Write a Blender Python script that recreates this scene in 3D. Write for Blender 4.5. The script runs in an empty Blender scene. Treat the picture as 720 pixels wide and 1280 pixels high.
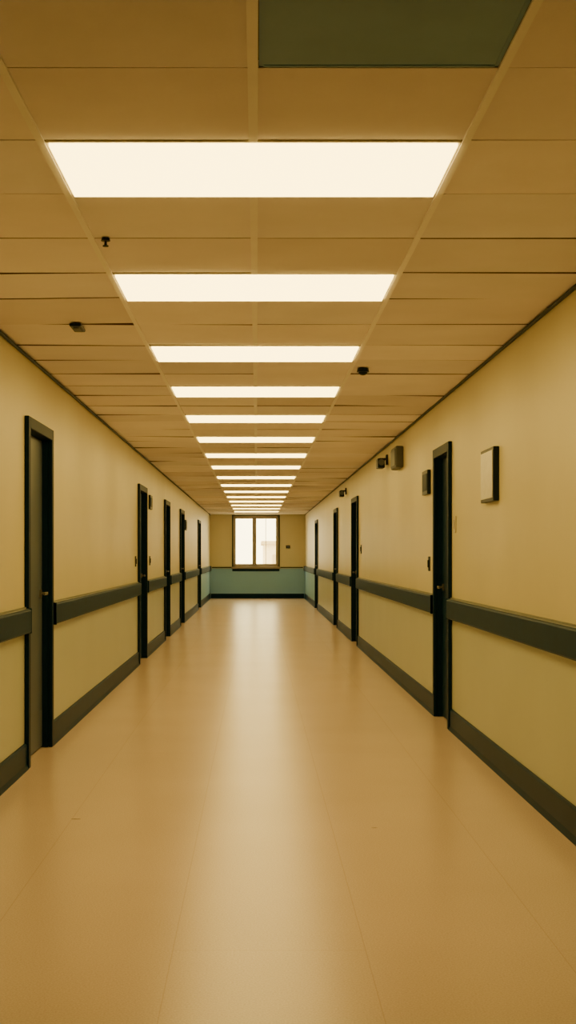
import bpy, bmesh, math, random
from mathutils import Vector, Matrix
random.seed(7)
F=1750.0; VX,VY=321.0,694.0
H=2.47; EYE=1.27; XL=-1.38; XR=1.42; YN=-9.0; YF=41.2  # YN stretched far behind the camera so the unlit end absorbs bounce light
scene=bpy.context.scene
# ---------------- materials
def mat(name,col,rough=0.6,spec=0.5,noise=0.0,nscale=5,metal=0,emit=None,es=0,bump=0,bscale=200,coat=0):
    m=bpy.data.materials.new(name); m.use_nodes=True
    nt=m.node_tree; b=nt.nodes['Principled BSDF']
    b.inputs['Base Color'].default_value=col
    b.inputs['Roughness'].default_value=rough
    b.inputs['Specular IOR Level'].default_value=spec
    b.inputs['Metallic'].default_value=metal
    if coat: b.inputs['Coat Weight'].default_value=coat
    if emit:
        b.inputs['Emission Color'].default_value=emit
        b.inputs['Emission Strength'].default_value=es
    g=nt.nodes.new('ShaderNodeNewGeometry')
    if noise:
        n=nt.nodes.new('ShaderNodeTexNoise'); n.inputs['Scale'].default_value=nscale; n.inputs['Detail'].default_value=5
        nt.links.new(g.outputs['Position'],n.inputs['Vector'])
        r=nt.nodes.new('ShaderNodeMapRange'); r.inputs[1].default_value=.3; r.inputs[2].default_value=.7
        r.inputs[3].default_value=1-noise; r.inputs[4].default_value=1+noise
        nt.links.new(n.outputs['Fac'],r.inputs[0])
        mx=nt.nodes.new('ShaderNodeVectorMath'); mx.operation='SCALE'; mx.inputs[0].default_value=col[:3]
        nt.links.new(r.outputs[0],mx.inputs['Scale'])
        nt.links.new(mx.outputs[0],b.inputs['Base Color'])
    if bump:
        n2=nt.nodes.new('ShaderNodeTexNoise'); n2.inputs['Scale'].default_value=bscale
        nt.links.new(g.outputs['Position'],n2.inputs['Vector'])
        bp=nt.nodes.new('ShaderNodeBump'); bp.inputs['Strength'].default_value=bump; bp.inputs['Distance'].default_value=.002
        nt.links.new(n2.outputs['Fac'],bp.inputs['Height']); nt.links.new(bp.outputs[0],b.inputs['Normal'])
    return m

def wall_mat():
    m=mat('wall_paint',(0.6,0.5,0.3,1),rough=.40,spec=.4,bump=.15,bscale=90)
    nt=m.node_tree; N=nt.nodes; L=nt.links; b=N['Principled BSDF']
    g=N.new('ShaderNodeNewGeometry'); s=N.new('ShaderNodeSeparateXYZ'); L.new(g.outputs['Position'],s.inputs[0])
    up=N.new('ShaderNodeMath'); up.operation='GREATER_THAN'; up.inputs[1].default_value=.88; L.new(s.outputs['Z'],up.inputs[0])
    far=N.new('ShaderNodeMath'); far.operation='GREATER_THAN'; far.inputs[1].default_value=34.3; L.new(s.outputs['Y'],far.inputs[0])
    low=N.new('ShaderNodeMix'); low.data_type='RGBA'; L.new(far.outputs[0],low.inputs[0])
    low.inputs[6].default_value=(0.49,0.51,0.40,1); low.inputs[7].default_value=(0.26,0.50,0.72,1)
    mx=N.new('ShaderNodeMix'); mx.data_type='RGBA'; L.new(up.outputs[0],mx.inputs[0])
    L.new(low.outputs[2],mx.inputs[6]); mx.inputs[7].default_value=(0.67,0.61,0.39,1)
    n=N.new('ShaderNodeTexNoise'); n.inputs['Scale'].default_value=1.3; n.inputs['Detail'].default_value=6; L.new(g.outputs['Position'],n.inputs['Vector'])
    r=N.new('ShaderNodeMapRange'); r.inputs[1].default_value=.3; r.inputs[2].default_value=.7; r.inputs[3].default_value=.96; r.inputs[4].default_value=1.03
    L.new(n.outputs['Fac'],r.inputs[0])
    v=N.new('ShaderNodeVectorMath'); v.operation='SCALE'; L.new(mx.outputs[2],v.inputs[0]); L.new(r.outputs[0],v.inputs['Scale'])
    L.new(v.outputs[0],b.inputs['Base Color'])
    return m

def floor_mat():
    m=mat('vinyl_floor',(0.5,0.36,0.2,1),rough=.26,spec=.55)
    nt=m.node_tree; N=nt.nodes; L=nt.links; b=N['Principled BSDF']
    g=N.new('ShaderNodeNewGeometry')
    base=(0.66,0.515,0.43)
    mp=N.new('ShaderNodeMapping'); mp.inputs['Rotation'].default_value=(0,0,math.pi/2); mp.inputs['Location'].default_value=(0,.27,0)
    L.new(g.outputs['Position'],mp.inputs['Vector'])
    br=N.new('ShaderNodeTexBrick'); br.offset=.5; br.inputs['Scale'].default_value=1
    br.inputs['Brick Width'].default_value=9; br.inputs['Row Height'].default_value=.62; br.inputs['Mortar Size'].default_value=.0025
    br.inputs['Mortar Smooth'].default_value=.6
    br.inputs['Color1'].default_value=(1,1,1,1); br.inputs['Color2'].default_value=(.985,.98,.975,1); br.inputs['Mortar'].default_value=(.88,.85,.82,1)
    L.new(mp.outputs[0],br.inputs['Vector'])
    n=N.new('ShaderNodeTexNoise'); n.inputs['Scale'].default_value=1.2; n.inputs['Detail'].default_value=3; n.inputs['Roughness'].default_value=.4
    L.new(g.outputs['Position'],n.inputs['Vector'])
    r=N.new('ShaderNodeMapRange'); r.inputs[1].default_value=.3; r.inputs[2].default_value=.7; r.inputs[3].default_value=.97; r.inputs[4].default_value=1.02
    L.new(n.outputs['Fac'],r.inputs[0])
    sp=N.new('ShaderNodeTexNoise'); sp.inputs['Scale'].default_value=160; sp.inputs['Detail'].default_value=2
    L.new(g.outputs['Position'],sp.inputs['Vector'])
    r2=N.new('ShaderNodeMapRange'); r2.inputs[1].default_value=.3; r2.inputs[2].default_value=.7; r2.inputs[3].default_value=.88; r2.inputs[4].default_value=1.08
    L.new(sp.outputs['Fac'],r2.inputs[0])
    mu=N.new('ShaderNodeMath'); mu.operation='MULTIPLY'; L.new(r.outputs[0],mu.inputs[0]); L.new(r2.outputs[0],mu.inputs[1])
    v=N.new('ShaderNodeVectorMath'); v.operation='MULTIPLY'; v.inputs[1].default_value=base; L.new(br.outputs['Color'],v.inputs[0])
    v2=N.new('ShaderNodeVectorMath'); v2.operation='SCALE'; L.new(v.outputs[0],v2.inputs[0]); L.new(mu.outputs[0],v2.inputs['Scale'])
    L.new(v2.outputs[0],b.inputs['Base Color'])
    bp=N.new('ShaderNodeBump'); bp.inputs['Strength'].default_value=.1; bp.inputs['Distance'].default_value=.002
    L.new(sp.outputs['Fac'],bp.inputs['Height']); L.new(bp.outputs[0],b.inputs['Normal'])
    return m

def tile_mat():
    m=mat('acoustic_tile',(0.5,0.4,0.25,1),rough=.85,spec=.15,bump=.3,bscale=120)
    nt=m.node_tree; N=nt.nodes; L=nt.links; b=N['Principled BSDF']
    a=N.new('ShaderNodeVertexColor'); a.layer_name='tilevar'
    v=N.new('ShaderNodeVectorMath'); v.operation='MULTIPLY'; v.inputs[1].default_value=(0.95,0.89,0.93)
    L.new(a.outputs['Color'],v.inputs[0])
    g=N.new('ShaderNodeNewGeometry'); n=N.new('ShaderNodeTexNoise'); n.inputs['Scale'].default_value=2.5; n.inputs['Detail'].default_value=6
    L.new(g.outputs['Position'],n.inputs['Vector'])
    r=N.new('ShaderNodeMapRange'); r.inputs[1].default_value=.3; r.inputs[2].default_value=.7; r.inputs[3].default_value=.95; r.inputs[4].default_value=1.02
    L.new(n.outputs['Fac'],r.inputs[0])
    v2=N.new('ShaderNodeVectorMath'); v2.operation='SCALE'; L.new(v.outputs[0],v2.inputs[0]); L.new(r.outputs[0],v2.inputs['Scale'])
    L.new(v2.outputs[0],b.inputs['Base Color'])
    return m

M_wall=wall_mat(); M_floor=floor_mat(); M_tile=tile_mat()
M_gapshade=mat('ceiling_void_seam_shade',(0.16,0.09,0.05,1),.9,.1,noise=.2)  # slab above the tiles, plus shade painted on tile edges
M_tbar=mat('tbar',(0.95,0.92,0.92,1),.5,.4,noise=.03)
M_rail=mat('rail_vinyl',(0.0010,0.026,0.052,1),.5,.10,noise=.12,nscale=8)
M_railcap=mat('rail_cap',(0.20,0.21,0.18,1),.4,.5,noise=.1)
M_base=mat('baseboard_vinyl',(0.0003,0.021,0.048,1),.45,.10,noise=.12,nscale=6)
M_frame=mat('door_frame_paint',(0.0005,0.014,0.032,1),.5,.12,noise=.1)
M_door=mat('door_paint',(0.001,0.020,0.042,1),.5,.12,noise=.12,nscale=3)
M_door1=mat('door_laminate',(0.08,0.105,0.13,1),.45,.3,noise=.12,nscale=3)
M_metal=mat('brushed_metal',(0.25,0.23,0.18,1),.35,.5,metal=1,noise=.05)
M_black=mat('black_plastic',(0.001,0.010,0.022,1),.4,.25,noise=.1)
M_white=mat('cream_plastic',(0.6,0.55,0.45,1),.4,.5,noise=.03)
M_grey=mat('grey_plastic',(0.10,0.11,0.11,1),.5,.4,noise=.06)
M_diff=mat('light_diffuser',(0.8,0.7,0.5,1),.4,.3,emit=(1.0,0.70,0.19,1),es=9.8)
M_ltrim=mat('light_trim',(0.85,0.78,0.6,1),.4,.5,noise=.03)
M_vent=mat('vent_panel',(0.17,0.33,0.46,1),.5,.3,noise=.06)
M_win=mat('window_frame_paint',(0.30,0.25,0.16,1),.4,.5,noise=.05)
M_trimdark=mat('ceiling_angle_paint',(0.004,0.03,0.04,1),.5,.3,noise=.1)
M_paper=mat('notice_paper',(0.66,0.63,0.52,1),.3,.5,noise=.08,nscale=25)
M_ext=mat('exterior_render',(0.8,0.72,0.55,1),.8,.2,noise=.04)
M_ext2=mat('exterior_roof',(0.5,0.42,0.3,1),.8,.2,noise=.05)
M_scuff=mat('floor_scuff',(0.10,0.05,0.02,1),.6,.3,noise=.2)
M_absorb=mat('back_wall_absorber',(0.02,0.06,0.06,1),.6,.3,noise=.05)  # dark colour picked to absorb bounce light behind the camera
M_glass=bpy.data.materials.new('window_glass'); M_glass.use_nodes=True
nt=M_glass.node_tree; nt.nodes.clear()
o=nt.nodes.new('ShaderNodeOutputMaterial'); t=nt.nodes.new('ShaderNodeBsdfTransparent'); gl=nt.nodes.new('ShaderNodeBsdfGlossy'); gl.inputs['Roughness'].default_value=.05
mi=nt.nodes.new('ShaderNodeMixShader'); mi.inputs[0].default_value=.06
nt.links.new(t.outputs[0],mi.inputs[1]); nt.links.new(gl.outputs[0],mi.inputs[2]); nt.links.new(mi.outputs[0],o.inputs[0])

# ---------------- mesh helper
class MB:
    def __init__(s): s.bm=bmesh.new(); s.mats=[]
    def mi(s,m):
        if m not in s.mats: s.mats.append(m)
        return s.mats.index(m)
    def box(s,x0,x1,y0,y1,z0,z1,m,bev=0,seg=2,rot=None):
        r=bmesh.ops.create_cube(s.bm,size=1)
        vs=r['verts']; c=Vector(((x0+x1)/2,(y0+y1)/2,(z0+z1)/2))
        for v in vs:
            p=Vector((v.co.x*(x1-x0),v.co.y*(y1-y0),v.co.z*(z1-z0)))
            if rot: p=rot@p
            v.co=c+p
        fs={f for v in vs for f in v.link_faces}
        i=s.mi(m)
        for f in fs: f.material_index=i
        if bev:
            es={e for f in fs for e in f.edges}
            rr=bmesh.ops.bevel(s.bm,geom=list(es),offset=bev,segments=seg,affect='EDGES',profile=.5)
            for f in rr['faces']: f.material_index=i
        return fs
    def cyl(s,c,r1,r2,h,m,axis='z',seg=24):
        rot={'z':Matrix(),'x':Matrix.Rotation(math.pi/2,4,'Y'),'y':Matrix.Rotation(math.pi/2,4,'X')}[axis]
        r=bmesh.ops.create_cone(s.bm,cap_ends=True,segments=seg,radius1=r1,radius2=r2,depth=h,matrix=Matrix.Translation(c)@rot)
        i=s.mi(m)
        for f in {f for v in r['verts'] for f in v.link_faces}: f.material_index=i
    def sph(s,c,r,m,sc=(1,1,1)):
        q=bmesh.ops.create_uvsphere(s.bm,u_segments=20,v_segments=12,radius=r,matrix=Matrix.Translation(c)@Matrix.Diagonal((*sc,1)))
        i=s.mi(m)
        for f in {f for v in q['verts'] for f in v.link_faces}: f.material_index=i; f.smooth=True
    def profile(s,pts,y0,y1,mats):
        a=[s.bm.verts.new((x,y0,z)) for x,z in pts]; b=[s.bm.verts.new((x,y1,z)) for x,z in pts]
        n=len(pts)
        for k in range(n):
            f=s.bm.faces.new((a[k],a[(k+1)%n],b[(k+1)%n],b[k])); f.material_index=s.mi(mats[k] if isinstance(mats,list) else mats)
        m0=mats[0] if isinstance(mats,list) else mats
        f=s.bm.faces.new(a[::-1]); f.material_index=s.mi(m0)
        f=s.bm.faces.new(b); f.material_index=s.mi(m0)
    def obj(s,name,parent=None):
        bmesh.ops.recalc_face_normals(s.bm,faces=s.bm.faces)
        me=bpy.data.meshes.new(name); s.bm.to_mesh(me); s.bm.free()
        for m in s.mats: me.materials.append(m)
        ob=bpy.data.objects.new(name,me); scene.collection.objects.link(ob)
        if parent: ob.parent=parent
        return ob
def empty(name):
    e=bpy.data.objects.new(name,None); scene.collection.objects.link(e); return e

# ---------------- doors layout: outer extents incl. frame
FW=.04
DR=[(10.18,11.09),(19.5,20.7),(24.4,25.5),(32.4,33.7)]
DL=[(8.31,9.33),(16.2,17.35),(20.8,21.95),(25.0,26.3),(32.6,34.0)]
DR=[(a+FW,c-FW) for a,c in DR]; DL=[(a+FW,c-FW) for a,c in DL]
DH=2.06
T=.16
def wall(name,x,out,doors):
    b=MB(); x0,x1=sorted((x,x+out*T)); y=YN
    for a,c in doors:
        b.box(x0,x1,y,a,0,H+.1,M_wall); b.box(x0,x1,a,c,DH,H+.1,M_wall); y=c
    b.box(x0,x1,y,YF,0,H+.1,M_wall)
    return b.obj(name)
wall('wall_right',XR,1,DR); wall('wall_left',XL,-1,DL)
WX0,WX1,WZ0,WZ1=-.70,.645,.93,2.43
b=MB()
b.box(XL-T,WX0,YF,YF+.2,0,H+.1,M_wall); b.box(WX1,XR+T,YF,YF+.2,0,H+.1,M_wall)
b.box(WX0,WX1,YF,YF+.2,0,WZ0,M_wall); b.box(WX0,WX1,YF,YF+.2,WZ1,H+.1,M_wall)
b.obj('wall_far')
b=MB(); b.box(XL-T,XR+T,YN-.15,YN,0,H+.1,M_absorb); b.obj('wall_back_absorber')  # unseen end wall, darkened and set far back to cut bounce light
b=MB(); b.box(XL-T,XR+T,YN-.15,YF+.2,-.12,0,M_floor); b.obj('floor')

# ---------------- ceiling
fronts=[4.046,5.949,8.0,9.92,11.95,14.15,16.45,18.7,21.2,23.6,26.0,28.4,30.8,33.2,35.6,38.0]
FD=.60
LX0,LXC,LX1=-.625,-.010,.605
rows=[]
y=fronts[0]
while y>YN: rows.append((max(y-.6,YN),y,False)); y-=.6
rows=[r for r in rows if r[1]-r[0]>.1][::-1]
for i,f in enumerate(fronts):
    nx=fronts[i+1] if i+1<len(fronts) else YF
    rows.append((f,f+FD,True)); mid=(f+FD+nx)/2
    rows+= [(f+FD,mid,False),(mid,nx,False)]
cb=MB(); gap=.003
cl=cb.bm.loops.layers.color.new('tilevar')
gi=cb.mi(M_gapshade)
def tile(x0,x1,y0,y1,side=0):
    far=y0>4.7
    sag=abs(random.gauss(0,.004)) if far else 0
    tx=random.gauss(0,.0035); ty=random.gauss(0,.006)
    if not far: tx*=.2; ty*=.3
    if side and far and random.random()<.2: ty+=random.choice((-1,1))*.014
    rot=Matrix.Rotation(tx,3,'X')@Matrix.Rotation(ty*.7,3,'Y')
    g0=gap+(random.uniform(.001,.005) if far else 0); g1=gap+(random.uniform(.001,.005) if far else 0)
    if far and random.random()<.12: g0+=random.uniform(.01,.025)
    fs=cb.box(x0+gap,x1-gap,y0+g0,y1-g1,H-sag*.3,H+.02-sag*.3,M_tile,rot=rot)
    v=random.uniform(.93,1.03); w=random.uniform(-.02,.02)
    if not far: v=random.uniform(.97,1.0)
    for f in fs:
        f.normal_update()
        if far and abs(f.normal.y)>.7: f.material_index=gi  # edge faces coloured dark, painting shade into the seams
        for l in f.loops: l[cl]=(v,v+w*.4,v+w,1)
for (y0,y1,lit) in rows:
    tile(XL+.005,LX0,y0,y1,1); tile(LX1,XR-.005,y0,y1,1)
    if lit: continue
    tile(LX0,LXC,y0,y1)
    if abs(y1-(fronts[0]-.6))<.01: continue
    tile(LXC,LX1,y0,y1)
cb.box(XL-T,XR+T,YN-.15,YF+.2,H+.045,H+.15,M_gapshade)
for x in (LX0,LX1):
    cb.box(x-.011,x+.011,YN,YF,H-.008,H-.001,M_tbar)
yprev=YN
for f in fronts:
    cb.box(LXC-.013,LXC+.013,yprev,f-.01,H-.009,H-.001,M_tbar); yprev=f+FD+.01
cb.box(LXC-.013,LXC+.013,yprev,YF,H-.009,H-.001,M_tbar)
cb.obj('ceiling')

def fixture():
    b=MB()
    x0,x1=LX0+.014,LX1-.014
    b.box(x0+.008,x1-.008,.012,FD-.012,H-.014,H+.03,M_diff)
    for (a,c,d,e) in ((x0,x1,0.002,.012),(x0,x1,FD-.012,FD-.002),(x0,x0+.008,.012,FD-.012),(x1-.008,x1,.012,FD-.012)):
        b.box(a,c,d,e,H-.006,H+.03,M_ltrim)
    return b
me=None
for f in fronts:
    if me is None:
        ob=fixture().obj('ceiling_light'); me=ob.data
    else:
        ob=bpy.data.objects.new('ceiling_light',me); scene.collection.objects.link(ob)
    ob.location=(0,f,0)
b=MB(); y1=fronts[0]-.6; y0=y1-.6
b.box(LXC+.025,LX1-.018,y0+.02,y1-.01,H+.001,H+.03,M_vent)
for (a,c,d,e) in ((LXC+.015,LX1-.012,y0+.01,y0+.025),(LXC+.015,LX1-.012,y1-.016,y1-.006),(LXC+.015,LXC+.027,y0+.01,y1-.006),(LX1-.022,LX1-.012,y0+.01,y1-.006)):
    b.box(a,c,d,e,H-.001,H+.03,M_vent)
b.obj('ceiling_access_panel')

# ---------------- trims
for i,(x,s) in enumerate(((XL,1),(XR,-1))):
    b=MB(); xx=sorted((x,x+s*.02)); b.box(xx[0],xx[1],YN,YF,H-.019,H-.006,M_trimdark,bev=.003); b.obj('trim_%d'%(i+1))
def segs(doors,m=FW):
    y=YN; out=[]
    for a,c in doors: out.append((y,a-m)); y=c+m
    out.append((y,YF)); return out
for nm,x,s,doors in (('left',XL,1,DL),('right',XR,-1,DR)):
    b=MB()
    for a,c in segs(doors):
        pts=[(x,0),(x+s*.028,0),(x+s*.022,.012),(x+s*.016,.03),(x+s*.016,.140),(x+s*.010,.150),(x,.152)]
        b.profile(pts,a,c,M_base)
    b.obj('baseboard_'+nm)
    for a,c in segs(doors):
        b=MB()
        pts=[(x,.812),(x+s*.03,.808),(x+s*.040,.812),(x+s*.044,.820),(x+s*.044,.940),(x+s*.040,.948),(x+s*.03,.952),(x,.953)]
        b.profile(pts,a+.002,c-.002,[M_rail]*6+[M_railcap,M_rail])
        b.box(min(x,x+s*.012),max(x,x+s*.012),a+.002,c-.002,.953,.962,M_railcap)
        for e0,e1 in ((a+.002,a+.012),(c-.012,c-.002)):
            if e0>YN+.1 and e1<YF-.1: b.box(min(x,x+s*.046),max(x,x+s*.046),e0,e1,.806,.955,M_rail,bev=.003)
        b.obj('handrail')
b=MB(); b.box(XL+.03,XR-.03,YF-.016,YF,0,.14,M_base,bev=.004); b.obj('baseboard_far')
b=MB(); b.box(XL+.06,WX0-.05,YF-.02,YF,.895,.925,M_base,bev=.004); b.box(WX1+.05,XR-.06,YF-.02,YF,.895,.925,M_base,bev=.004); b.obj('trim_3')

# ---------------- doors
def door(idx,x,s,y0,y1,dm):
    e=empty('door_%d'%idx)
    b=MB(); X=lambda a,c:sorted((x+s*a,x+s*c))
    for (a,c,z0,z1) in ((y0-FW,y0+.03,0,DH+FW),(y1-.03,y1+FW,0,DH+FW)):
        q=X(.0005,.028); b.box(q[0],q[1],a,c,z0,z1,M_frame,bev=.004)
        q=X(-T,.0)
        b.box(q[0],q[1],max(a,y0),min(c,y1),0,DH,M_frame)
    q=X(.0005,.028); b.box(q[0],q[1],y0+.03,y1-.03,DH-.03,DH+FW,M_frame,bev=.004)
    q=X(-T,0); b.box(q[0],q[1],y0,y1,DH-.03,DH,M_frame)
    b.obj('door_frame',e)
    b=MB(); q=X(-.085,-.04)
    b.box(q[0],q[1],y0+.033,y1-.033,.008,DH-.034,dm,bev=.003)
    q=X(-.04,-.037); b.box(q[0],q[1],y0+.05,y1-.05,.02,.25,dm)
    b.obj('door_leaf',e)
    b=MB(); hy=y1-.12
    b.cyl(Vector((x-s*.035,hy,1.02)),.028,.028,.012,M_metal,'x'); b.cyl(Vector((x-s*.015,hy,1.02)),.009,.009,.05,M_metal,'x')
    q=X(-.004,.012); b.box(q[0],q[1],hy-.11,hy+.012,1.01,1.03,M_metal,bev=.004)
    b.obj('lever_handle',e)
    b=MB()
    for z in (.25,1.05,1.85): b.cyl(Vector((x-s*.036,y0+.035,z)),.009,.009,.1,M_metal,'z',12)
    b.obj('hinges',e)
    b=MB(); q=X(-T-.02,-T); b.box(q[0],q[1],y0-.02,y1+.02,0,DH+.02,M_frame); b.obj('door_backing',e)
k=1
for i,(a,c) in enumerate(DL): door(k,XL,1,a,c,M_door1 if i==0 else M_door); k+=1
for a,c in DR: door(k,XR,-1,a,c,M_door); k+=1

# ---------------- window
e=empty('window_1')
b=MB()
t=.055
for (a,c,z0,z1) in ((WX0,WX0+t,WZ0,WZ1),(WX1-t,WX1,WZ0,WZ1),(WX0,WX1,WZ0,WZ0+t),(WX0,WX1,WZ1-t,WZ1)):
    b.box(a,c,YF-.02,YF+.12,z0,z1,M_win,bev=.006)
xm=(318-VX)/F*YF
b.box(xm-.028,xm+.028,YF+.02,YF+.11,WZ0+t,WZ1-t,M_win,bev=.005)
for (a,c) in ((WX0+t,xm-.028),(xm+.028,WX1-t)):
    for q in ((a,a+.03,WZ0+t,WZ1-t),(c-.03,c,WZ0+t,WZ1-t)): b.box(q[0],q[1],YF+.04,YF+.09,q[2],q[3],M_win,bev=.003)
    for z in (WZ0+t,WZ1-t-.03): b.box(a,c,YF+.04,YF+.09,z,z+.03,M_win,bev=.003)
b.box(xm+.325,xm+.343,YF+.05,YF+.08,WZ0+t+.03,WZ1-t-.03,M_win,bev=.003)
b.obj('frame',e)
b=MB(); b.box(WX0-.05,WX1+.05,YF-.09,YF+.02,WZ0-.06,WZ0,M_win,bev=.01); b.box(WX0-.02,WX1+.02,YF-.03,YF,WZ0-.13,WZ0-.06,M_base,bev=.004)
b.obj('sill',e)
b=MB()
for s in (WX0-.03,WX1): b.box(s,s+.03,YF-.025,YF,WZ0,WZ1+.02,M_trimdark,bev=.003)
b.box(WX0-.03,WX1+.03,YF-.025,YF,WZ1,WZ1+.025,M_trimdark,bev=.003)
b.obj('casing',e)
b=MB(); b.box(WX0+t,WX1-t,YF+.062,YF+.066,WZ0+t,WZ1-t,M_glass); b.obj('glass',e)

b=MB(); b.box(.3,9,62,70,-3,1.75,M_ext); b.box(.2,9.1,61.8,70.2,1.75,1.9,M_ext2)
for i in range(6): 
    b.box(.7+i*1.3,1.3+i*1.3,61.95,62.02,.4,1.3,M_ext2)
b.obj('neighbouring_building')
b=MB(); b.box(-60,60,YF+.3,140,-3.2,-3,M_ext2); b.obj('ground_outside')

# ---------------- wall items
def plate(name,x,s,y0,y1,z0,z1,d,mf,mi_,fr=.025):
    b=MB(); q=sorted((x,x+s*d)); b.box(q[0],q[1],y0,y1,z0,z1,mf,bev=.004)
    q=sorted((x+s*d,x+s*(d+.003))); b.box(q[0],q[1],y0+fr,y1-fr,z0+fr,z1-fr,mi_)
    return b.obj(name)
plate('picture_frame',XR,-1,8.20,8.66,1.59,1.91,.035,M_black,M_paper,.02)
plate('room_sign',XR,-1,11.42,11.78,1.77,1.97,.03,M_black,M_frame,.03)
plate('room_sign',XL,1,17.85,18.2,1.86,2.04,.025,M_black,M_frame,.03)
plate('room_sign',XL,1,26.8,27.2,1.75,1.95,.025,M_black,M_frame,.03)
def switch(x,s,y,z,m=M_white):
    b=MB(); q=sorted((x,x+s*.01)); b.box(q[0],q[1],y-.04,y+.04,z-.06,z+.06,m,bev=.004)
    q=sorted((x+s*.01,x+s*.018)); b.box(q[0],q[1],y-.015,y+.015,z-.03,z+.03,m,bev=.003)
    b.obj('light_switch')
switch(XR,-1,10.0,1.49); switch(XR,-1,11.5,1.20,M_black); switch(XL,1,18.0,1.2,M_black); switch(XL,1,15.9,1.2,M_black)
switch(XR,-1,19.0,1.35,M_black)
b=MB(); b.box(XR-.075,XR,13.55,14.05,2.12,2.33,M_grey,bev=.012); b.box(XR-.081,XR-.075,13.58,14.02,2.145,2.305,M_black)
b.obj('wall_speaker')
def seccam(y,z,k=1.0):
    b=MB(); b.box(XR-.02*k,XR-.001,y-.05*k,y+.05*k,z-.02*k,z+.09*k,M_black,bev=.004)
    b.box(XR-.09*k,XR-.015,y-.015*k,y+.015*k,z+.03*k,z+.055*k,M_black,bev=.003)
    b.box(XR-.12*k,XR-.04*k,y-.13*k,y+.09*k,z-.06*k,z+.045*k,M_black,bev=.012)
    b.cyl(Vector((XR-.08*k,y-.14*k,z)),.03*k,.034*k,.03*k,M_grey,'y')
    b.obj('security_camera')
seccam(15.2,2.27); seccam(22.2,2.25,.95)
b=MB(); tx=(360-VX)/F*YF; b.box(tx-.06,tx+.06,YF-.03,YF,1.47,1.56,M_black,bev=.006); b.box(tx-.035,tx+.035,YF-.033,YF-.03,1.5,1.54,M_grey); b.obj('thermostat')

def sprinkler(x,y,r=.022):
    b=MB(); b.cyl(Vector((x,y,H-.009)),r*1.6,r*1.3,.012,M_black); b.cyl(Vector((x,y,H-.022)),r*.5,r*.4,.02,M_black); b.cyl(Vector((x,y,H-.034)),r,r,.004,M_black)
    b.obj('sprinkler_head')
sprinkler(-.57,5.28,.011)
b=MB(); b.cyl(Vector((.68,8.97,H-.015)),.04,.035,.024,M_black); b.sph(Vector((.68,8.97,H-.027)),.03,M_black,(1,1,.7)); b.obj('smoke_detector')
b=MB(); b.box(-.965,-.905,7.2,7.4,H-.022,H-.004,M_black,bev=.006); b.box(-.95,-.92,7.24,7.36,H-.028,H-.022,M_grey); b.obj('motion_sensor')

def scuff(px,py,w,l):
    y=EYE*F/(py-VY); x=(px-VX)/F*y
    bm=bmesh.new(); vs=[]
    for i in range(14):
        a=i/14*2*math.pi; r=1+random.uniform(-.25,.25)
        vs.append(bm.verts.new((x+math.cos(a)*w*r,y+math.sin(a)*l*r,.0008)))
    bm.faces.new(vs); me=bpy.data.meshes.new('floor_scuff'); bm.to_mesh(me); bm.free(); me.materials.append(M_scuff)
    ob=bpy.data.objects.new('floor_scuff',me); scene.collection.objects.link(ob)
scuff(95,1024,.026,.010); scuff(468,1035,.014,.006)

# ---------------- world
w=bpy.data.worlds.new('World'); scene.world=w; w.use_nodes=True
bg=w.node_tree.nodes['Background']; bg.inputs[0].default_value=(1.0,0.82,0.40,1); bg.inputs[1].default_value=11.0

# ---------------- camera
cam=bpy.data.cameras.new('camera'); co=bpy.data.objects.new('camera',cam); scene.collection.objects.link(co)
co.location=(0,0,EYE); co.rotation_euler=(math.pi/2,0,0)
cam.sensor_fit='AUTO'; cam.sensor_width=36; cam.lens=F/1280*36
cam.shift_x=(360-VX)/1280; cam.shift_y=(VY-640)/1280
cam.clip_start=.05; cam.clip_end=300
scene.camera=co
